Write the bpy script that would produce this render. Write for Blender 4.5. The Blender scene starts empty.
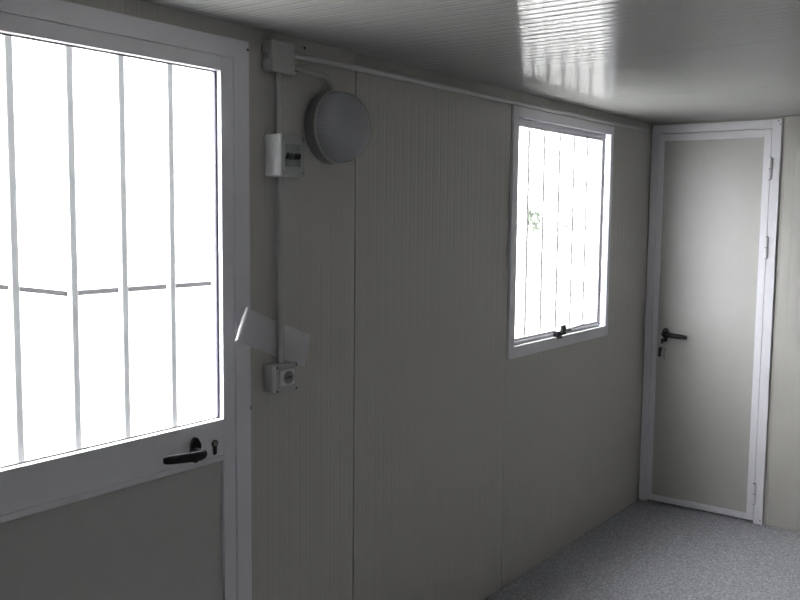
import bpy, bmesh, math, random
from mathutils import Vector, Matrix

S = bpy.context.scene
COL = S.collection
random.seed(7)

# ------------------------------------------------------------------ camera
F_PX, YAW, PITCH, ROLL = 888.48, 0.636608, 0.0946983, 0.0103355
CAM = Vector((0.0, -1.95754, 1.70152))
fw = Vector((math.cos(PITCH)*math.cos(YAW), math.cos(PITCH)*math.sin(YAW), -math.sin(PITCH)))
rt = fw.cross(Vector((0, 0, 1))).normalized()
up = rt.cross(fw)
r2 = math.cos(ROLL)*rt + math.sin(ROLL)*up
u2 = -math.sin(ROLL)*rt + math.cos(ROLL)*up
cam_d = bpy.data.cameras.new('camera')
cam_d.sensor_width = 36.0
cam_d.lens = F_PX*36.0/800.0
cam_d.clip_start = 0.02
cam_d.clip_end = 500
cam = bpy.data.objects.new('camera', cam_d)
COL.objects.link(cam)
cam.matrix_world = Matrix(((r2.x, u2.x, -fw.x, CAM.x), (r2.y, u2.y, -fw.y, CAM.y),
                           (r2.z, u2.z, -fw.z, CAM.z), (0, 0, 0, 1)))
S.camera = cam

# ------------------------------------------------------------------ sky and exposure
SKY = 28.0
w = bpy.data.worlds.new('overcast_sky')
S.world = w
w.use_nodes = True
wn = w.node_tree
bg = wn.nodes['Background']
tc = wn.nodes.new('ShaderNodeTexCoord')
sx = wn.nodes.new('ShaderNodeSeparateXYZ')
mr = wn.nodes.new('ShaderNodeMapRange')
mr.inputs['From Min'].default_value = -0.05
mr.inputs['From Max'].default_value = 0.9
cr = wn.nodes.new('ShaderNodeValToRGB')
cr.color_ramp.elements[0].color = (0.86, 0.88, 0.92, 1)
cr.color_ramp.elements[1].color = (1.0, 1.0, 1.0, 1)
wn.links.new(tc.outputs['Generated'], sx.inputs[0])
wn.links.new(sx.outputs['Z'], mr.inputs['Value'])
wn.links.new(mr.outputs[0], cr.inputs[0])
wn.links.new(cr.outputs[0], bg.inputs['Color'])
bg.inputs['Strength'].default_value = SKY
vs = S.view_settings
S.display_settings.display_device = 'sRGB'
vs.view_transform = 'Standard'
vs.look = 'None'
vs.gamma = 1.0
vs.use_curve_mapping = False
vs.exposure = 0.0
S.cycles.max_bounces = 16
S.cycles.diffuse_bounces = 10
S.cycles.glossy_bounces = 6
S.cycles.transparent_max_bounces = 12
S.cycles.caustics_reflective = True
S.cycles.sample_clamp_indirect = 8.0
S.cycles.use_denoising = True

# ------------------------------------------------------------------ materials
def mat(name, color, rough=0.5, metal=0.0, spec=0.5, noise=0.0, noise_scale=30.0):
    m = bpy.data.materials.new(name)
    m.use_nodes = True
    nt = m.node_tree
    b = nt.nodes['Principled BSDF']
    b.inputs['Base Color'].default_value = (*color, 1)
    b.inputs['Roughness'].default_value = rough
    b.inputs['Metallic'].default_value = metal
    b.inputs['Specular IOR Level'].default_value = spec
    if noise > 0:
        t = nt.nodes.new('ShaderNodeTexCoord')
        n = nt.nodes.new('ShaderNodeTexNoise')
        n.inputs['Scale'].default_value = noise_scale
        n.inputs['Detail'].default_value = 5
        r = nt.nodes.new('ShaderNodeValToRGB')
        r.color_ramp.elements[0].position = 0.3
        r.color_ramp.elements[1].position = 0.7
        r.color_ramp.elements[0].color = (*[c*(1-noise) for c in color], 1)
        r.color_ramp.elements[1].color = (*[min(1, c*(1+noise)) for c in color], 1)
        nt.links.new(t.outputs['Object'], n.inputs['Vector'])
        nt.links.new(n.outputs['Fac'], r.inputs[0])
        nt.links.new(r.outputs[0], b.inputs['Base Color'])
    return m

def ribbed(name, color, axis, pitch, depth, rough, spec=0.5, sub=0.35, grain=0.05):
    """painted corrugated sheet steel: shallow micro ribs across one axis, as a bump"""
    m = mat(name, color, rough, 0, spec)
    nt = m.node_tree
    b = nt.nodes['Principled BSDF']
    t = nt.nodes.new('ShaderNodeTexCoord')
    s = nt.nodes.new('ShaderNodeSeparateXYZ')
    nt.links.new(t.outputs['Object'], s.inputs[0])
    def math_node(op, a, bval=None, bsock=None):
        n = nt.nodes.new('ShaderNodeMath')
        n.operation = op
        nt.links.new(a, n.inputs[0])
        if bsock is not None:
            nt.links.new(bsock, n.inputs[1])
        elif bval is not None:
            n.inputs[1].default_value = bval
        return n.outputs[0]
    c = s.outputs[axis]
    main = math_node('PINGPONG', c, pitch/2)                       # 0..pitch/2
    main = math_node('DIVIDE', main, pitch/2)
    smooth = nt.nodes.new('ShaderNodeMapRange')
    smooth.interpolation_type = 'SMOOTHSTEP'
    smooth.inputs['From Min'].default_value = 0.0
    smooth.inputs['From Max'].default_value = 0.28
    nt.links.new(main, smooth.inputs['Value'])
    fine = math_node('MULTIPLY', c, 2*math.pi/(pitch*sub))
    fine = math_node('SINE', fine)
    fine = math_node('MULTIPLY', fine, 0.10)
    h = math_node('ADD', smooth.outputs[0], bsock=fine)
    n = nt.nodes.new('ShaderNodeTexNoise')
    n.inputs['Scale'].default_value = 9
    n.inputs['Detail'].default_value = 3
    nt.links.new(t.outputs['Object'], n.inputs['Vector'])
    g = math_node('MULTIPLY', n.outputs['Fac'], grain*10)
    h = math_node('ADD', h, bsock=g)
    bp = nt.nodes.new('ShaderNodeBump')
    bp.inputs['Strength'].default_value = 1.0
    bp.inputs['Distance'].default_value = depth
    nt.links.new(h, bp.inputs['Height'])
    nt.links.new(bp.outputs[0], b.inputs['Normal'])
    # very slight tone variation of the paint
    r = nt.nodes.new('ShaderNodeMix')
    r.data_type = 'RGBA'
    r.inputs[6].default_value = (*[k*0.97 for k in color], 1)
    r.inputs[7].default_value = (*[k*1.03 for k in color], 1)
    nt.links.new(n.outputs['Fac'], r.inputs[0])
    nt.links.new(r.outputs[2], b.inputs['Base Color'])
    return m

def thin_fresnel(nt, ior):
    """the same reflectance from either side of a pane"""
    g = nt.nodes.new('ShaderNodeNewGeometry')
    r = nt.nodes.new('ShaderNodeMapRange')
    r.inputs['To Min'].default_value = ior
    r.inputs['To Max'].default_value = 1.0/ior
    nt.links.new(g.outputs['Backfacing'], r.inputs['Value'])
    f = nt.nodes.new('ShaderNodeFresnel')
    nt.links.new(r.outputs[0], f.inputs[0])
    return f

def glass_mat(name, haze, tint=(1, 1, 1)):
    m = bpy.data.materials.new(name)
    m.use_nodes = True
    nt = m.node_tree
    nt.nodes.remove(nt.nodes['Principled BSDF'])
    out = nt.nodes['Material Output']
    tr = nt.nodes.new('ShaderNodeBsdfTransparent')
    tr.inputs[0].default_value = (*tint, 1)
    tl = nt.nodes.new('ShaderNodeBsdfTranslucent')
    tl.inputs[0].default_value = (0.95, 0.95, 0.97, 1)
    gl = nt.nodes.new('ShaderNodeBsdfGlossy')
    gl.inputs['Roughness'].default_value = 0.03
    mx = nt.nodes.new('ShaderNodeMixShader')
    mx.inputs[0].default_value = haze
    nt.links.new(tr.outputs[0], mx.inputs[1])
    nt.links.new(tl.outputs[0], mx.inputs[2])
    fr = thin_fresnel(nt, 1.45)
    m2 = nt.nodes.new('ShaderNodeMixShader')
    nt.links.new(fr.outputs[0], m2.inputs[0])
    nt.links.new(mx.outputs[0], m2.inputs[1])
    nt.links.new(gl.outputs[0], m2.inputs[2])
    nt.links.new(m2.outputs[0], out.inputs[0])
    return m

def lens_mat(name):
    """clear prismatic moulded glass: facets bent by a fine diamond pattern"""
    m = bpy.data.materials.new(name)
    m.use_nodes = True
    nt = m.node_tree
    nt.nodes.remove(nt.nodes['Principled BSDF'])
    out = nt.nodes['Material Output']
    t = nt.nodes.new('ShaderNodeTexCoord')
    hs = []
    for rot in (0.9, -0.9):
        mp = nt.nodes.new('ShaderNodeMapping')
        mp.inputs['Rotation'].default_value = (0, rot, 0)
        nt.links.new(t.outputs['Object'], mp.inputs[0])
        wv = nt.nodes.new('ShaderNodeTexWave')
        wv.inputs['Scale'].default_value = 30
        nt.links.new(mp.outputs[0], wv.inputs[0])
        hs.append(wv.outputs['Fac'])
    ad = nt.nodes.new('ShaderNodeMath')
    nt.links.new(hs[0], ad.inputs[0])
    nt.links.new(hs[1], ad.inputs[1])
    bp = nt.nodes.new('ShaderNodeBump')
    bp.inputs['Strength'].default_value = 0.8
    bp.inputs['Distance'].default_value = 0.002
    nt.links.new(ad.outputs[0], bp.inputs['Height'])
    tr = nt.nodes.new('ShaderNodeBsdfTransparent')
    tr.inputs[0].default_value = (0.86, 0.87, 0.88, 1)
    df = nt.nodes.new('ShaderNodeBsdfDiffuse')
    df.inputs[0].default_value = (0.80, 0.81, 0.84, 1)
    gl = nt.nodes.new('ShaderNodeBsdfGlossy')
    gl.inputs['Roughness'].default_value = 0.06
    nt.links.new(bp.outputs[0], df.inputs['Normal'])
    mx = nt.nodes.new('ShaderNodeMixShader')
    mx.inputs[0].default_value = 0.36
    nt.links.new(tr.outputs[0], mx.inputs[1])
    nt.links.new(df.outputs[0], mx.inputs[2])
    fr = thin_fresnel(nt, 1.5)
    m2 = nt.nodes.new('ShaderNodeMixShader')
    nt.links.new(fr.outputs[0], m2.inputs[0])
    nt.links.new(mx.outputs[0], m2.inputs[1])
    nt.links.new(gl.outputs[0], m2.inputs[2])
    nt.links.new(m2.outputs[0], out.inputs[0])
    return m

def floor_mat():
    m = mat('speckled_grey_vinyl', (0.2, 0.2, 0.21), 0.42)
    nt = m.node_tree
    b = nt.nodes['Principled BSDF']
    t = nt.nodes.new('ShaderNodeTexCoord')
    v = nt.nodes.new('ShaderNodeTexVoronoi')
    v.inputs['Scale'].default_value = 170
    r = nt.nodes.new('ShaderNodeValToRGB')
    e = r.color_ramp.elements
    e[0].position = 0.0
    e[0].color = (0.16, 0.163, 0.18, 1)
    e[1].position = 1.0
    e[1].color = (0.50, 0.505, 0.54, 1)
    k = r.color_ramp.elements.new(0.30); k.color = (0.25, 0.255, 0.28, 1)
    k = r.color_ramp.elements.new(0.72); k.color = (0.32, 0.326, 0.355, 1)
    sp = nt.nodes.new('ShaderNodeSeparateColor')
    nt.links.new(t.outputs['Object'], v.inputs['Vector'])
    nt.links.new(v.outputs['Color'], sp.inputs[0])
    nt.links.new(sp.outputs[0], r.inputs[0])
    nt.links.new(r.outputs[0], b.inputs['Base Color'])
    n = nt.nodes.new('ShaderNodeTexNoise')
    n.inputs['Scale'].default_value = 220
    bp = nt.nodes.new('ShaderNodeBump')
    bp.inputs['Strength'].default_value = 0.25
    bp.inputs['Distance'].default_value = 0.001
    nt.links.new(t.outputs['Object'], n.inputs['Vector'])
    nt.links.new(n.outputs['Fac'], bp.inputs['Height'])
    nt.links.new(bp.outputs[0], b.inputs['Normal'])
    return m

WALLC = (0.475, 0.465, 0.432)
M_WALLX = ribbed('ribbed_cream_steel_x', WALLC, 'X', 0.05, 0.0010, 0.42)
M_WALLY = ribbed('ribbed_cream_steel_y', WALLC, 'Y', 0.05, 0.0010, 0.42)
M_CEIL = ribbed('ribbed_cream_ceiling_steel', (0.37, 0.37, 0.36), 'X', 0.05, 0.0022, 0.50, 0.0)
ceil_b = M_CEIL.node_tree.nodes['Principled BSDF']
ceil_b.inputs['Anisotropic'].default_value = 0.75
ceil_tan = M_CEIL.node_tree.nodes.new('ShaderNodeCombineXYZ')
ceil_tan.inputs[0].default_value = 1.0          # light spreads across the ribs
ceil_b.inputs['Coat Weight'].default_value = 0.50   # thin gloss of the paint
ceil_b.inputs['Coat Roughness'].default_value = 0.08
M_CEIL.node_tree.links.new(ceil_b.inputs['Normal'].links[0].from_socket, ceil_b.inputs['Coat Normal'])
M_CEIL.node_tree.links.new(ceil_tan.outputs[0], ceil_b.inputs['Tangent'])
M_PANEL = mat('grey_door_panel', (0.475, 0.47, 0.452), 0.42, noise=0.02, noise_scale=12)
M_FLOOR = floor_mat()
M_WHITE = mat('white_lacquered_aluminium', (0.80, 0.795, 0.84), 0.35, noise=0.012, noise_scale=18)
M_DARK = mat('dark_joint', (0.06, 0.06, 0.06), 0.8)
M_SEAL = mat('dark_rubber_gasket', (0.08, 0.078, 0.11), 0.6)
M_BAR = mat('white_painted_bar', (0.82, 0.83, 0.84), 0.5, 0, 0.3)
M_BLACK = mat('black_plastic', (0.013, 0.013, 0.016), 0.42, 0, 0.3)
M_BRASS = mat('dull_lock_metal', (0.22, 0.20, 0.16), 0.45, 0.8)
M_STEEL = mat('key_steel', (0.35, 0.34, 0.33), 0.35, 0.9)
M_PVC = mat('grey_white_pvc', (0.45, 0.45, 0.435), 0.45, noise=0.02)
M_PIPE = mat('pale_conduit_pvc', (0.60, 0.60, 0.595), 0.4)
M_PVCW = mat('white_plastic', (0.74, 0.74, 0.745), 0.4, noise=0.015)
M_LENS = lens_mat('prismatic_lamp_glass')
M_LBASE = mat('grey_lamp_base', (0.22, 0.22, 0.215), 0.5)
M_SMOKE = mat('smoked_breaker_window', (0.20, 0.22, 0.22), 0.2)
M_COVER = mat('grey_breaker_cover', (0.34, 0.34, 0.345), 0.3)
M_PAPER = mat('white_paper_sleeve', (0.86, 0.855, 0.88), 0.38, noise=0.02, noise_scale=40)
M_GLASS = glass_mat('glare_veiled_window_glass', 0.004)  # slight translucent share imitates a veil of glare over the panes
M_GROUND = mat('grey_gravel_yard', (0.30, 0.30, 0.29), 0.8, noise=0.1, noise_scale=2)
M_CABIN = mat('white_cabin_paint', (0.80, 0.81, 0.82), 0.5)
M_BLOCKER = mat('pale_grey_blocker_paint', (0.42, 0.425, 0.43), 0.6)
M_GREYM = mat('grey_edge_trim', (0.009, 0.009, 0.0095), 0.8, 0, 0.10)
M_LEAF = mat('hedge_leaves', (0.075, 0.088, 0.068), 0.7, 0, 0.1, noise=0.3, noise_scale=6)
M_CARG = mat('grey_car_paint', (0.050, 0.052, 0.056), 0.5, 0, 0.2)
M_CARR = mat('red_car_paint', (0.065, 0.040, 0.042), 0.5, 0, 0.2)
M_CARGL = mat('car_glass', (0.045, 0.047, 0.05), 0.5, 0, 0.2)
M_TYRE = mat('tyre_rubber', (0.045, 0.045, 0.045), 0.8, 0, 0.1)

# ------------------------------------------------------------------ mesh helpers
def box(bm, x0, x1, y0, y1, z0, z1, bev=0.0, seg=2):
    vs_ = [bm.verts.new((x, y, z)) for x in (x0, x1) for y in (y0, y1) for z in (z0, z1)]
    fs = []
    for idx in ((0, 1, 3, 2), (4, 6, 7, 5), (0, 4, 5, 1), (2, 3, 7, 6), (0, 2, 6, 4), (1, 5, 7, 3)):
        fs.append(bm.faces.new([vs_[i] for i in idx]))
    if bev > 0:
        es = list({e for f in fs for e in f.edges})
        bmesh.ops.bevel(bm, geom=es, offset=bev, segments=seg, profile=0.5, affect='EDGES')

def bx(x0, x1, y0, y1, z0, z1, bev=0.0, seg=2):
    bm = bmesh.new()
    box(bm, x0, x1, y0, y1, z0, z1, bev, seg)
    return bm

def tube(bm, pts, r, seg=16, cap=True):
    pts = [Vector(p) for p in pts]
    rings = []
    prev = None
    for i, p in enumerate(pts):
        if i == 0: d = pts[1]-p
        elif i == len(pts)-1: d = p-pts[i-1]
        else: d = (pts[i+1]-p).normalized()+(p-pts[i-1]).normalized()
        d.normalize()
        if prev is None:
            a = Vector((0, 0, 1)) if abs(d.z) < 0.9 else Vector((1, 0, 0))
            n = d.cross(a).normalized()
        else:
            n = (prev - d*prev.dot(d)).normalized()
        prev = n
        b = d.cross(n)
        rr = r[i] if isinstance(r, (list, tuple)) else r
        rings.append([bm.verts.new(p+rr*(math.cos(2*math.pi*k/seg)*n+math.sin(2*math.pi*k/seg)*b)) for k in range(seg)])
    for a, b in zip(rings, rings[1:]):
        for k in range(seg):
            bm.faces.new((a[k], a[(k+1) % seg], b[(k+1) % seg], b[k]))
    if cap:
        bm.faces.new(rings[0][::-1])
        bm.faces.new(rings[-1])

def lathe(bm, origin, axis, prof, seg=48):
    """prof: (radius, distance along axis); closes at radius 0"""
    o = Vector(origin)
    d = Vector(axis).normalized()
    a = Vector((0, 0, 1)) if abs(d.z) < 0.9 else Vector((1, 0, 0))
    n = d.cross(a).normalized()
    b = d.cross(n)
    rings = []
    for r, t in prof:
        if r < 1e-6:
            rings.append([bm.verts.new(o+d*t)])
        else:
            rings.append([bm.verts.new(o+d*t+r*(math.cos(2*math.pi*k/seg)*n+math.sin(2*math.pi*k/seg)*b)) for k in range(seg)])
    for p, q in zip(rings, rings[1:]):
        for k in range(seg):
            k2 = (k+1) % seg
            if len(p) == 1 and len(q) == 1: continue
            if len(p) == 1: bm.faces.new((p[0], q[k2], q[k]))
            elif len(q) == 1: bm.faces.new((p[k], p[k2], q[0]))
            else: bm.faces.new((p[k], p[k2], q[k2], q[k]))

def prism(bm, outline, y0, y1):
    """outline in (x, z), extruded along y"""
    a = [bm.verts.new((x, y0, z)) for x, z in outline]
    b = [bm.verts.new((x, y1, z)) for x, z in outline]
    n = len(outline)
    bm.faces.new(a)
    bm.faces.new(b[::-1])
    for k in range(n):
        bm.faces.new((a[k], b[k], b[(k+1) % n], a[(k+1) % n]))

def obj(name, bm, m, parent=None, smooth=False):
    bmesh.ops.recalc_face_normals(bm, faces=bm.faces)
    me = bpy.data.meshes.new(name)
    bm.to_mesh(me)
    bm.free()
    me.materials.append(m)
    if smooth:
        me.polygons.foreach_set('use_smooth', [True]*len(me.polygons))
        try: me.set_sharp_from_angle(angle=math.radians(35))
        except Exception: pass
    o = bpy.data.objects.new(name, me)
    COL.objects.link(o)
    if parent is not None:
        o.parent = parent
        root = parent if parent.parent is None else parent.parent
        # geometry is written in world coordinates; take off the base point of the thing
        off = root.location
        for v in me.vertices:
            v.co -= off
    return o

def settle(o, p):
    """give a one-mesh thing its own origin at p"""
    p = Vector(p)
    for v in o.data.vertices: v.co -= p
    o.location = p
    return o

def tag(o, label, cat, group=None):
    o['label'] = label
    o['category'] = cat
    if group: o['group'] = group
    return o

def thing(name, label, cat, loc, group=None):
    o = bpy.data.objects.new(name, None)
    o.empty_display_size = 0.05
    COL.objects.link(o)
    o.location = loc
    return tag(o, label, cat, group)

def struct(o, label=None, cat=None):
    o['kind'] = 'structure'
    if label: o['label'] = label
    if cat: o['category'] = cat
    return o

# ------------------------------------------------------------------ room shell
H, L, RW, XB, T = 2.25, 5.105, -2.90, -2.40, 0.05
DX0, DX1, DZ = 0.890, 1.869, 2.199        # entrance door opening in the left wall
WX0, WX1, WZ0, WZ1 = 3.475, 4.525, 1.085, 2.165

struct(obj('floor', bx(XB-T, L+T, RW-T, T, -0.06, 0.0), M_FLOOR), 'speckled grey vinyl floor', 'floor')
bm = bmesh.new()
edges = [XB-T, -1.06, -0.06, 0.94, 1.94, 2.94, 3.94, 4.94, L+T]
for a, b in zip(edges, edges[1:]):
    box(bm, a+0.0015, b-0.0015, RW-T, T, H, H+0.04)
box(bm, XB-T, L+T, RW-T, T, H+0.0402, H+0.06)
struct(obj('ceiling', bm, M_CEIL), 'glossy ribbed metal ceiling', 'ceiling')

bm = bmesh.new()
G = 0.0028
def seg_wall(x0, x1, z0, z1): box(bm, x0, x1, 0.0, T, z0, z1)
seg_wall(XB-T, 0.25-G, 0, H)
seg_wall(0.25+G, DX0, 0, H)
seg_wall(DX0, DX1, DZ, H)
seg_wall(DX1, 2.382-G, 0, H)
seg_wall(2.382+G, 3.452-G*0.6, 0, H)
seg_wall(3.452+G*0.6, WX0, 0, H)
seg_wall(WX0, WX1, 0, WZ0)
seg_wall(WX0, WX1, WZ1, H)
seg_wall(WX1, L+T, 0, H)
for x in (0.25, 2.382, 3.452):
    box(bm, x-0.02, x+0.02, 0.012, T+0.012, 0, H)
struct(obj('wall_left', bm, M_WALLX), 'long cream ribbed panel wall with the entrance door and window', 'wall')

FD0, FD1, FDZ = -0.722, -0.012, 2.236     # far door opening
bm = bmesh.new()
box(bm, L, L+T, RW-T, -1.52, 0, H)
box(bm, L, L+T, -1.516, FD0, 0, H)
box(bm, L, L+T, FD0, FD1, FDZ, H)
box(bm, L, L+T, FD1, 0.0, 0, H)
box(bm, L+0.05, L+T+0.01, FD0, 0.0, 0, FDZ)
struct(obj('wall_far', bm, M_WALLY), 'cream ribbed end wall with the narrow door', 'wall')
struct(obj('wall_right', bx(XB-T, L+T, RW-T, RW, 0, H), M_WALLX), 'cream panel wall facing the window', 'wall')
struct(obj('wall_near', bx(XB-T, XB, RW, 0, 0, H), M_WALLY), 'cream panel wall behind the viewpoint', 'wall')

# ------------------------------------------------------------------ entrance door (left)
def euro(cx, cz, s):
    o = []
    for k in range(0, 15):
        a = math.radians(-50 + k*280/14)
        o.append((cx+s*0.0085*math.cos(a), cz+s*0.006+s*0.0085*math.sin(a)))
    o += [(cx-s*0.005, cz-s*0.016), (cx-s*0.003, cz-s*0.0185), (cx+s*0.003, cz-s*0.0185), (cx+s*0.005, cz-s*0.016)]
    return o

d1 = thing('door_1', 'white metal entrance door with barred glass upper half and black lever', 'door', (1.38, 0, 0))
d1['kind'] = 'structure'
FY = -0.012
bm = bmesh.new()
box(bm, 1.815, 1.874, FY, 0.045, 0, 2.204, 0.002)
box(bm, 0.885, 0.946, FY, 0.045, 0, 2.204, 0.002)
box(bm, 0.946, 1.816, FY, 0.045, 2.150, 2.204, 0.002)
obj('door_frame', bm, M_WHITE, d1)
LY = -0.008
GX0, GX1, GZ0, GZ1 = 0.985, 1.767, 1.098, 2.108
bm = bmesh.new()
box(bm, GX1, 1.812, LY, 0.04, 0.012, 2.149, 0.001)
box(bm, 0.949, GX0, LY, 0.04, 0.012, 2.149, 0.001)
box(bm, GX0, GX1, LY, 0.04, GZ1, 2.149, 0.0008)
box(bm, GX0, GX1, LY, 0.04, 0.980, GZ0, 0.0015)
box(bm, GX0, GX1, LY-0.003, 0.0, 0.975, 0.993, 0.0015)     # lower glazing bead
box(bm, GX0, GX1, LY, 0.04, 0.012, 0.055, 0.0015)
obj('door_leaf', bm, M_WHITE, d1)
obj('door_panel', bx(GX0, GX1, 0.004, 0.034, 0.055, 0.980), M_PANEL, d1)
obj('window_pane', bx(GX0, GX1, 0.018, 0.021, GZ0, GZ1), M_GLASS, d1)
bm = bmesh.new()
box(bm, GX1-0.006, GX1, 0.010, 0.018, GZ0, GZ1)
box(bm, GX0, GX0+0.006, 0.010, 0.018, GZ0, GZ1)
obj('glass_gasket', bm, M_SEAL, d1)
bm = bmesh.new()
box(bm, GX0+0.006, GX1-0.006, 0.0135, 0.018, GZ0, GZ0+0.004)
box(bm, GX0+0.006, GX1-0.006, 0.0135, 0.018, GZ1-0.004, GZ1)
obj('glass_seal', bm, M_LBASE, d1)
bar0 = None
for k, x in enumerate((1.147, 1.304, 1.4545, 1.613)):
    if bar0 is None:
        bar0 = obj('window_bar', bx(x-0.0098, x+0.0098, 0.0235, 0.0400, GZ0-0.002, GZ1+0.002, 0.0015), M_BAR, d1)
    else:
        c = bar0.copy()
        COL.objects.link(c)
        c.parent = d1
        c.location = (x-1.147, 0, 0)
# lever handle
bm = bmesh.new()
def oval(cx, cz, a, b, n=28): return [(cx+a*math.cos(2*math.pi*k/n), cz+b*math.copysign(abs(math.sin(2*math.pi*k/n))**0.75, math.sin(2*math.pi*k/n))) for k in range(n)]
prism(bm, oval(1.655, 1.028, 0.0175, 0.037), LY-0.010, LY)
bmesh.ops.bevel(bm, geom=[e for e in bm.edges if all(v.co.y < LY-0.005 for v in e.verts)], offset=0.003, segments=2, affect='EDGES')
hd = obj('door_handle', bm, M_BLACK, d1, True)
bm = bmesh.new()
tube(bm, [(1.653, LY-0.004, 1.024), (1.653, LY-0.030, 1.024), (1.650, LY-0.044, 1.024), (1.638, LY-0.052, 1.024),
          (1.61, LY-0.056, 1.026), (1.57, LY-0.056, 1.030), (1.535, LY-0.054, 1.034), (1.513, LY-0.050, 1.037), (1.508, LY-0.048, 1.037)],
     [0.012, 0.012, 0.013, 0.0145, 0.014, 0.013, 0.0125, 0.0115, 0.008], 20)
for v in bm.verts:
    if v.co.y < LY-0.046: v.co.y = LY-0.046 + (v.co.y-LY+0.046)*0.45
obj('lever', bm, M_BLACK, hd, True)
bm = bmesh.new()
prism(bm, euro(1.731, 1.023, 1.35), LY-0.002, LY+0.001)
lk = obj('lock_cylinder', bm, M_BLACK, d1)
lk['label'] = 'dark keyhole of the lock'
bm = bmesh.new()
prism(bm, oval(1.731, 1.031, 0.006, 0.007), LY-0.0035, LY-0.0015)
obj('key_slot', bm, M_BRASS, lk)
bm = bmesh.new()
lathe(bm, (1.868, FY, 2.180), (0, -1, 0), [(0, 0), (0.0035, 0), (0.0035, 0.002), (0, 0.003)], 12)
sc = obj('frame_screw', bm, M_DARK, d1)
bm = bmesh.new()
box(bm, 1.868, 1.880, FY-0.006, FY, 1.108, 1.122, 0.002)
obj('frame_clip', bm, M_PVC, d1)

# ------------------------------------------------------------------ far door
d2 = thing('door_2', 'narrow white framed door in the end wall with grey panel and hanging keys', 'door', (L, -0.36, 0))
d2['kind'] = 'structure'
FX = L-0.015
bm = bmesh.new()
box(bm, FX, L+0.045, -0.052, -0.010, 0, 2.238, 0.002)
box(bm, FX, L+0.045, -0.725, -0.677, 0, 2.238, 0.002)
box(bm, FX, L+0.045, -0.677, -0.050, 2.190, 2.238, 0.002)
obj('door_frame', bm, M_WHITE, d2)
LX = L-0.010
bm = bmesh.new()
box(bm, LX, L+0.035, -0.084, -0.053, 0.014, 2.187, 0.002)
box(bm, LX, L+0.035, -0.674, -0.636, 0.014, 2.187, 0.002)
box(bm, LX, L+0.035, -0.636, -0.084, 2.146, 2.187, 0.0015)
box(bm, LX, L+0.035, -0.636, -0.084, 0.014, 0.050, 0.0015)
obj('door_leaf', bm, M_WHITE, d2)
obj('door_panel', bx(LX+0.008, L+0.030, -0.636, -0.084, 0.050, 2.146), M_PANEL, d2)
for hz, hy in ((1.974, -0.6755), (1.548, -0.6755), (0.171, -0.6755)):
    bm = bmesh.new()
    for (a, b) in ((-0.058, -0.002), (0.002, 0.058)):
        lathe(bm, (LX-0.009, hy, hz), (0, 0, 1), [(0, a), (0.0095, a), (0.0105, a+0.003), (0.0105, b-0.003), (0.0095, b), (0, b)], 20)
    hg = obj('hinge', bm, M_WHITE, d2, True)
    bm = bmesh.new()
    lathe(bm, (LX-0.009, hy, hz), (0, 0, 1), [(0, -0.061), (0.0075, -0.061), (0.0075, 0.061), (0, 0.061)], 14)
    obj('hinge_pin', bm, M_STEEL, hg, True)
bm = bmesh.new()
for (y, z) in ((-0.012, 2.228), (-0.708, 2.228), (-0.718, 2.210), (-0.714, 0.025)):
    lathe(bm, (FX, y, z), (-1, 0, 0), [(0, 0), (0.0035, 0), (0.0035, 0.0015), (0, 0.002)], 10)
obj('frame_screw', bm, M_DARK, d2)
obj('striker_clip', bx(FX-0.006, FX, -0.012, -0.002, 1.165, 1.180, 0.002), M_PVC, d2)
bm = bmesh.new()
n = 24
ov = [(-0.134+0.0175*math.cos(2*math.pi*k/n), 1.030+0.032*math.sin(2*math.pi*k/n)) for k in range(n)]
a = [bm.verts.new((LX-0.010, y, z)) for y, z in ov]
b = [bm.verts.new((LX+0.008, y, z)) for y, z in ov]
bm.faces.new(a); bm.faces.new(b[::-1])
for k in range(n): bm.faces.new((a[k], b[k], b[(k+1) % n], a[(k+1) % n]))
h2 = obj('door_handle', bm, M_BLACK, d2, True)
bm = bmesh.new()
tube(bm, [(LX-0.004, -0.134, 1.030), (LX-0.030, -0.134, 1.030), (LX-0.044, -0.138, 1.029), (LX-0.050, -0.155, 1.028),
          (LX-0.051, -0.19, 1.025), (LX-0.049, -0.235, 1.022), (LX-0.043, -0.258, 1.020), (LX-0.034, -0.268, 1.017)],
     [0.012, 0.012, 0.014, 0.015, 0.0145, 0.014, 0.013, 0.010], 16)
obj('lever', bm, M_BLACK, h2, True)
bm = bmesh.new()
lathe(bm, (LX+0.008, -0.134, 0.990), (-1, 0, 0), [(0, 0), (0.011, 0), (0.011, 0.022), (0.009, 0.025), (0, 0.025)], 18)
lc = obj('lock_cylinder', bm, M_BLACK, d2, True)
# keys
ks = thing('bunch_of_keys', 'small bunch of keys hanging from the lock of the narrow door', 'keys', (LX-0.03, -0.134, 0.990))
def key_bm(c, tilt, s=1.0):
    bm = bmesh.new()
    lathe(bm, (0, 0, -0.012*s), (1, 0, 0), [(0.0045*s, 0), (0.0105*s, 0), (0.0105*s, 0.0025), (0.0045*s, 0.0025), (0.0045*s, 0)], 18)
    box(bm, 0, 0.0025, -0.0035*s, 0.0035*s, -0.052*s, -0.021*s)
    for q in range(3): box(bm, 0, 0.0025, 0.0035*s, 0.0055*s, -0.049*s+q*0.008*s, -0.045*s+q*0.008*s)
    bmesh.ops.transform(bm, matrix=Matrix.Translation(c) @ Matrix.Rotation(tilt, 4, 'X'), verts=bm.verts)
    return bm
bm = bmesh.new()
box(bm, LX-0.045, LX-0.017, -0.1355, -0.1325, 0.984, 0.996)
box(bm, LX-0.062, LX-0.045, -0.138, -0.130, 0.974, 1.004, 0.002)
obj('key_in_lock', bm, M_BLACK, ks)
bm = bmesh.new()
pts = [(LX-0.054, -0.134+0.015*math.sin(2*math.pi*k/20), 0.966+0.015*math.cos(2*math.pi*k/20)) for k in range(21)]
tube(bm, pts, 0.0018, 8, False)
obj('key_ring', bm, M_STEEL, ks, True)
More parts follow.
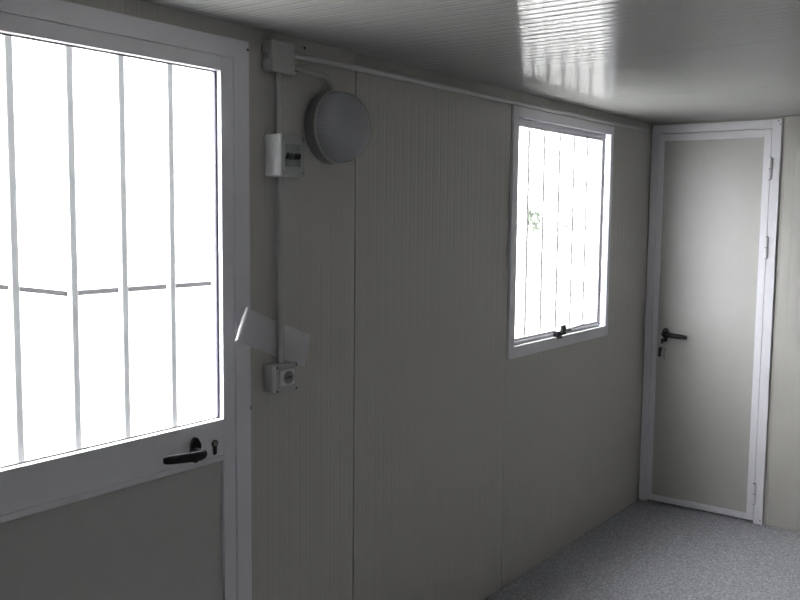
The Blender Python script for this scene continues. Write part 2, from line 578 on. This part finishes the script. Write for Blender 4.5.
obj('key', key_bm((LX-0.056, -0.128, 0.955), 0.20), M_BLACK, ks)
obj('key', key_bm((LX-0.051, -0.143, 0.953), -0.10, 1.35), M_STEEL, ks)
obj('key_tag', bx(LX-0.053, LX-0.050, -0.131, -0.114, 0.896, 0.950, 0.001), M_BLACK, ks)

# ------------------------------------------------------------------ window
w1 = thing('window_1', 'white framed window with bars outside and a black latch on its bottom rail', 'window', (4.0, 0, 1.1))
w1['kind'] = 'structure'
WF = -0.012
bm = bmesh.new()
ox0, ox1, oz0, oz1 = 3.455, 4.540, 1.064, 2.186
ix0, ix1, iz0, iz1 = 3.498, 4.508, 1.118, 2.140
box(bm, ox0, ix0, WF, 0.045, oz0, oz1, 0.002)
box(bm, ix1, ox1, WF, 0.045, oz0, oz1, 0.002)
box(bm, ix0, ix1, WF, 0.045, oz0, iz0, 0.002)
box(bm, ix0, ix1, WF, 0.045, iz1, oz1, 0.002)
obj('window_frame', bm, M_WHITE, w1)
SY = 0.010
gx0, gx1, gz0, gz1 = 3.548, 4.443, 1.148, 2.104
sx1 = 4.487                       # sash stands a little ajar on this side
bm = bmesh.new()
box(bm, ix0, gx0, SY, 0.0265, iz0, iz1, 0.003)
box(bm, gx1, sx1, SY, 0.0265, iz0, iz1, 0.003)
box(bm, gx0, gx1, SY, 0.0265, iz0, gz0, 0.003)
box(bm, gx0, gx1, SY, 0.0265, gz1, iz1, 0.003)
for z0, z1 in ((iz0+0.010, iz0+0.017), (iz1-0.020, iz1-0.013)):
    box(bm, ix0, sx1, SY-0.006, SY+0.004, z0, z1, 0.002)
obj('window_sash', bm, M_WHITE, w1)
obj('window_pane', bx(gx0, gx1, 0.022, 0.025, gz0, gz1), M_GLASS, w1)
bar0 = None
for x in (3.671, 3.824, 3.985, 4.146, 4.300):
    if bar0 is None:
        bar0 = obj('window_bar', bx(x-0.0113, x+0.0113, 0.0268, 0.0345, iz0-0.002, iz1+0.002, 0.0015), M_BAR, w1)
    else:
        c = bar0.copy()
        COL.objects.link(c)
        c.parent = w1
        c.location = (x-3.671, 0, 0)
bm = bmesh.new()
box(bm, 3.925, 3.975, -0.020, SY, 1.108, 1.146, 0.004)
box(bm, 3.945, 3.982, -0.036, -0.018, 1.126, 1.176, 0.005)
box(bm, 3.975, 4.05, -0.032, -0.020, 1.138, 1.152, 0.004)
lt = obj('window_latch', bm, M_BLACK, w1)
bm = bmesh.new()
tube(bm, [(4.04, -0.024, 1.145), (4.13, -0.014, 1.148), (4.26, -0.001, 1.150)], 0.0035, 10)
obj('stay_arm', bm, M_BLACK, lt, True)

# ------------------------------------------------------------------ electrical fittings on the left wall
PX, PY, PR = 1.990, -0.024, 0.0115
jb = thing('junction_box', 'square grey junction box high on the wall beside the entrance door', 'junction box', (1.985, 0, 2.17))
bm = bmesh.new()
box(bm, 1.940, 2.032, -0.034, 0.0, 2.128, 2.218, 0.004)
obj('box_body', bm, M_PVC, jb)
obj('lid', bx(1.938, 2.034, -0.047, -0.034, 2.126, 2.220, 0.004), M_PVC, jb)
for z in (2.150, 2.196):
    bm = bmesh.new()
    lathe(bm, (1.940, -0.018, z), (-1, 0, 0), [(0, 0), (0.0155, 0), (0.015, 0.007), (0.010, 0.010), (0, 0.010)], 24)
    obj('cable_grommet', bm, M_PVC, jb, True)

bk = thing('breaker_box', 'small white breaker box with dark switches above the leaning paper', 'breaker box', (1.998, 0, 1.88))
bm = bmesh.new()
box(bm, 1.944, 2.048, -0.066, 0.0, 1.817, 1.943, 0.006)
obj('box_body', bm, M_PVCW, bk)
bm = bmesh.new()
wx0, wx1, wz0, wz1 = 1.962, 2.030, 1.846, 1.912
box(bm, 1.944, wx0, -0.074, -0.0665, 1.817, 1.943, 0.003)
box(bm, wx1, 2.048, -0.074, -0.0665, 1.817, 1.943, 0.003)
box(bm, wx0-0.002, wx1+0.002, -0.074, -0.0665, 1.817, wz0, 0.003)
box(bm, wx0-0.002, wx1+0.002, -0.074, -0.0665, wz1, 1.943, 0.003)
obj('cover', bm, M_COVER, bk)
obj('breaker_strip', bx(wx0, wx1, -0.071, -0.0662, wz0, wz1), M_SMOKE, bk)
for k in range(4):
    x = wx0+0.010+k*0.0165
    bm = bmesh.new()
    box(bm, x-0.0065, x+0.0065, -0.0735, -0.0708, 1.868, 1.880, 0.001)
    box(bm, x-0.0035, x+0.0035, -0.0795, -0.0730, 1.872, 1.886, 0.0012)
    obj('breaker_switch', bm, M_BLACK, bk)
for (x, z) in ((2.039, 1.931), (2.039, 1.828), (1.952, 1.931), (1.952, 1.828)):
    bm = bmesh.new()
    lathe(bm, (x, -0.074, z), (0, -1, 0), [(0, -0.001), (0.0045, -0.001), (0.0045, 0.001), (0.002, 0.001), (0.002, 0.0003), (0, 0.0003)], 14)
    s = obj('screw', bm, M_LBASE, bk)

so = thing('socket_box', 'grey surface power socket box under the leaning paper', 'power socket', (1.99, 0, 1.195))
SX0, SX1, SZ0, SZ1 = 1.936, 2.035, 1.150, 1.240
obj('box_body', bx(SX0+0.002, SX1-0.002, -0.040, 0.0, SZ0+0.002, SZ1-0.002, 0.004), M_PVC, so)
bm = bmesh.new()
qx0, qx1, qz0, qz1 = 1.953, 2.020, 1.170, 1.222
box(bm, SX0, qx0, -0.055, -0.040, SZ0, SZ1, 0.003)
box(bm, qx1, SX1, -0.055, -0.040, SZ0, SZ1, 0.003)
box(bm, qx0-0.003, qx1+0.003, -0.055, -0.040, SZ0, qz0, 0.003)
box(bm, qx0-0.003, qx1+0.003, -0.055, -0.040, qz1, SZ1, 0.003)
obj('cover', bm, M_PVC, so)
bm = bmesh.new()
box(bm, qx0+0.0012, qx1-0.0012, -0.057, -0.046, qz0+0.0012, qz1-0.0012, 0.0015)
fp = obj('socket_plate', bm, M_PVCW, so)
bm = bmesh.new()
cx, cz = 1.991, 1.197
lathe(bm, (cx, -0.0572, cz), (0, -1, 0), [(0.018, 0), (0.022, 0), (0.022, 0.003), (0.0205, 0.004), (0.019, 0.003), (0.018, 0)], 36)
obj('socket_rim', bm, M_PVC, fp, True)
bm = bmesh.new()
lathe(bm, (cx, -0.0572, cz), (0, -1, 0), [(0, 0.0002), (0.018, 0.0002), (0.018, 0.0006), (0, 0.0006)], 36)
obj('socket_well', bm, M_LBASE, fp)
for dx in (-0.0095, 0.0, 0.0095):
    bm = bmesh.new()
    lathe(bm, (cx+dx, -0.0578, cz), (0, -1, 0), [(0, 0), (0.0038, 0), (0.0038, 0.0006), (0, 0.0006)], 12)
    obj('pin_hole', bm, M_BLACK, fp)
for (x, z) in ((SX0+0.007, SZ1-0.008), (SX1-0.006, SZ1-0.008), (SX0+0.007, SZ0+0.008), (SX1-0.006, SZ0+0.008)):
    bm = bmesh.new()
    lathe(bm, (x, -0.055, z), (0, -1, 0), [(0, -0.001), (0.0035, -0.001), (0.0035, 0.0008), (0, 0.0008)], 12)
    s = obj('screw', bm, M_BLACK, so)

# conduits: each run a thing of its own
bm = bmesh.new()
tube(bm, [(PX, PY, 1.943), (PX, PY, 2.02), (PX, PY, 2.128)], PR, 20)
tag(settle(obj('conduit', bm, M_PVC, None, True), (PX, 0, 1.943)),
    'short vertical grey conduit between junction box and breaker box', 'conduit', 'cable conduits on the wall')
bm = bmesh.new()
tube(bm, [(PX, PY, 1.240), (PX, PY, 1.5), (PX, PY, 1.817)], PR, 20)
tag(settle(obj('conduit', bm, M_PVC, None, True), (PX, 0, 1.240)),
    'long vertical grey conduit passing over the paper down to the socket box', 'conduit', 'cable conduits on the wall')
bm = bmesh.new()
tube(bm, [(2.034, -0.016, 2.194), (3.0, -0.016, 2.196), (4.0, -0.016, 2.198), (5.00, -0.016, 2.200)], 0.0098, 16)
ch = thing('conduit', 'long horizontal conduit under the ceiling running over the window to the corner', 'conduit', (2.034, 0, 2.2), 'cable conduits on the wall')
obj('pipe', bm, M_PIPE, ch, True)
bm = bmesh.new()
lathe(bm, (5.00, -0.016, 2.200), (1, 0, 0), [(0, 0), (0.008, 0), (0.008, 0.0015), (0, 0.0015)], 14)
obj('pipe_end', bm, M_DARK, ch)
LCX, LCZ, LR = 2.238, 1.985, 0.118
bm = bmesh.new()
pts = [(2.034, -0.016, 2.153), (2.10, -0.016, 2.151), (2.19, -0.016, 2.147)]
for k in range(1, 9):
    a = math.radians(90*k/8)
    pts.append((2.19+0.044*math.sin(a), -0.016-0.006*math.sin(a), 2.147-0.044*(1-math.cos(a))))
pts.append((2.234, -0.022, 2.094))
tube(bm, pts, 0.0095, 16)
tag(settle(obj('conduit', bm, M_PVC, None, True), (2.034, 0, 2.15)),
    'short bent conduit from the junction box down to the round lamp', 'conduit', 'cable conduits on the wall')
bm = bmesh.new()
lathe(bm, (2.125, 0.0, 2.226), (0, -1, 0), [(0, 0), (0.004, 0), (0.004, 0.003), (0.002, 0.005), (0, 0.005)], 12)
tag(settle(obj('screw', bm, M_BLACK), (2.125, 0, 2.226)), 'tiny dark screw head above the horizontal conduit near the junction box', 'screw')

# round bulkhead lamp
lp = thing('wall_lamp', 'round bulkhead wall lamp with ridged clear glass, switched off', 'wall lamp', (LCX, 0, LCZ))
bm = bmesh.new()
lathe(bm, (LCX, 0, LCZ), (0, -1, 0), [(0, 0), (LR-0.004, 0), (LR, 0.004), (LR, 0.040), (LR-0.006, 0.046), (0, 0.046)], 64)
obj('lamp_base', bm, M_LBASE, lp, True)
bm = bmesh.new()
lathe(bm, (LCX, 0, LCZ), (0, -1, 0), [(LR-0.003, 0.0465), (LR+0.001, 0.0465), (LR+0.002, 0.049), (LR, 0.052), (LR-0.003, 0.0525), (LR-0.003, 0.0465)], 64)
obj('lamp_rim', bm, M_PVC, lp, True)
bm = bmesh.new()
R0 = LR-0.004
prof = [(R0, 0.048), (R0, 0.056)]
for k in range(1, 13):
    a = math.radians(90*k/12)
    prof.append((R0*math.cos(a)**0.55 if k < 12 else 0.0, 0.056+0.072*math.sin(a)))
prof += [(0.0, 0.124)]
for k in range(11, 0, -1):
    a = math.radians(90*k/12)
    prof.append(((R0-0.004)*math.cos(a)**0.55, 0.052+0.072*math.sin(a)))
prof += [(R0-0.004, 0.048), (R0, 0.048)]
lathe(bm, (LCX, 0, LCZ), (0, -1, 0), prof, 64)
obj('lamp_glass', bm, M_LENS, lp, True)
bm = bmesh.new()
lathe(bm, (LCX-0.055, -0.066, LCZ), (1, 0, 0), [(0, 0), (0.012, 0), (0.013, 0.03), (0.026, 0.055), (0.028, 0.075), (0.020, 0.095), (0, 0.102)], 24)
obj('bulb', bm, M_PVCW, lp, True)
obj('bulb_holder', bx(LCX-0.075, LCX-0.045, -0.082, -0.0465, LCZ-0.017, LCZ+0.017, 0.003), M_LBASE, lp)

# paper tucked behind the conduit
bm = bmesh.new()
A = Vector((1.846, 0, 1.424)); D = Vector((1.802, 0, 1.330)); C = Vector((2.100, 0, 1.212)); B = Vector((2.140, 0, 1.312))
NU, NV = 24, 8
grid = []
for i in range(NU+1):
    u = i/NU
    row = []
    for j in range(NV+1):
        v = j/NV
        p = (A*(1-u)+B*u)*(1-v)+(D*(1-u)+C*u)*v
        y = -0.0075 - 0.003*math.sin(math.pi*v)*math.exp(-((u-0.45)/0.3)**2)*0.4
        if u < 0.42: y -= 0.020*((0.42-u)/0.42)**1.4
        if u > 0.60: y -= 0.016*((u-0.60)/0.40)**1.5*(0.4+0.6*v)
        row.append(bm.verts.new((p.x, y, p.z)))
    grid.append(row)
for i in range(NU):
    for j in range(NV):
        bm.faces.new((grid[i][j], grid[i+1][j], grid[i+1][j+1], grid[i][j+1]))
bmesh.ops.solidify(bm, geom=list(bm.faces), thickness=0.0016)
pp = thing('paper_leaflet', 'white folded paper tucked slanting behind the vertical conduit above the socket', 'paper', (1.99, 0, 1.31))
obj('sheet', bm, M_PAPER, pp, True)
bm = bmesh.new()
fold = []
for j in range(NV+1):
    v = j/NV
    e = A*(1-v)+D*v
    fold.append((e.x-0.001, -0.0300, e.z))
tube(bm, fold, [0.0050+0.0020*math.sin(math.pi*j/NV) for j in range(NV+1)], 12)
obj('folded_edge', bm, M_PAPER, pp, True)

# ------------------------------------------------------------------ outside
struct(obj('ground', bx(-60, 260, 0.3, 200, -0.40, -0.35), M_GROUND), 'pale yard outside the cabin', 'ground')
# pale flat-topped container with a dark edge, seen through the entrance door
cb = thing('storage_container', 'white container with dark top edge outside the barred entrance door', 'container', (4.4, 4.2, -0.35))
cx0, cx1, cy0, cy1, cz1 = 3.20, 5.6, 3.0, 5.6, 1.185
obj('container_body', bx(cx0, cx1, cy0, cy1, -0.35, cz1-0.0045, 0.01), M_CABIN, cb)
bm = bmesh.new()
box(bm, cx0-0.012, cx1+0.012, cy0-0.012, cy1+0.012, cz1-0.004, cz1+0.026, 0.003)
obj('edge_trim', bm, M_GREYM, cb)
obj('container_top', bx(cx0-0.004, cx1+0.004, cy0-0.004, cy1+0.004, cz1+0.0265, cz1+0.034, 0.002), M_CABIN, cb)

blocker = thing('daylight_blocker', 'unseen pale building added opposite the entrance door to cut its daylight', 'building', (2.5, 7.4, -0.35))  # added block, lost in the glare, holds back daylight from the entrance door
obj('blocker_wall', bx(-3.5, 8.5, 6.2, 8.6, -0.35, 5.03, 0.01), M_BLOCKER, blocker)
obj('blocker_top_edge', bx(-3.54, 8.54, 6.16, 8.64, 5.031, 5.15, 0.01), M_CABIN, blocker)

def car(x, y, yaw, m, label):
    t = thing('car', label, 'car', (x, y, -0.35), 'parked cars far outside')
    def P(o): return o
    bm = bmesh.new()
    prof = [(-2.0, 0.30), (-2.05, 0.62), (-1.9, 0.85), (-1.2, 0.95), (-0.6, 1.42), (0.8, 1.45), (1.5, 0.98), (2.0, 0.88), (2.05, 0.35)]
    prism(bm, prof, -0.85, 0.85)
    bmesh.ops.bevel(bm, geom=list(bm.edges), offset=0.06, segments=2, affect='EDGES')
    me = obj('car_body', bm, m, t)
    for v in me.data.vertices: v.co += t.location
    bm = bmesh.new()
    prism(bm, [(-1.0, 0.98), (-0.52, 1.36), (0.72, 1.38), (1.25, 1.0)], -0.86, 0.86)
    g = obj('car_windows', bm, M_CARGL, t)
    for v in g.data.vertices: v.co += t.location
    for dx in (-1.25, 1.25):
        for dy in (-0.8, 0.8):
            bm = bmesh.new()
            lathe(bm, (dx, dy-0.1, 0.32), (0, 1, 0), [(0, 0), (0.30, 0), (0.32, 0.03), (0.32, 0.17), (0.30, 0.2), (0, 0.2)], 24)
            q = obj('wheel', bm, M_TYRE, t)
            for v in q.data.vertices: v.co += t.location
    t.rotation_euler = (0, 0, yaw)
    return t
car(146.0, 68.5, 0.3, M_CARG, 'distant grey car seen near the middle of the far window')
car(172.0, 71.0, 0.5, M_CARR, 'distant red car seen at the right of the far window')

def shrub(x, y, r, h, label, seed):
    rnd = random.Random(seed)
    bm = bmesh.new()
    for k in range(70):
        a = rnd.uniform(0, 2*math.pi); q = r*math.sqrt(rnd.random()); z = rnd.uniform(0.15, 1)*h
        c = Vector((x+q*math.cos(a), y+q*math.sin(a), -0.35+z*(1-0.3*(q/r)**2)))
        bmesh.ops.create_icosphere(bm, subdivisions=1, radius=rnd.uniform(0.18, 0.36), matrix=Matrix.Translation(c))
    for v in bm.verts: v.co += Vector((rnd.uniform(-.06, .06), rnd.uniform(-.06, .06), rnd.uniform(-.06, .06)))
    t = thing('shrub', label, 'shrub', (x, y, -0.35), 'distant shrubs outside')
    obj('foliage', bm, M_LEAF, t)
    bm = bmesh.new()
    tube(bm, [(x, y, -0.36), (x, y, -0.35+h*0.6)], [0.08, 0.04], 8)
    obj('stem', bm, M_TYRE, t)
shrub(99.5, 51.0, 1.1, 3.4, 'distant green shrub seen at the left of the far window', 3)
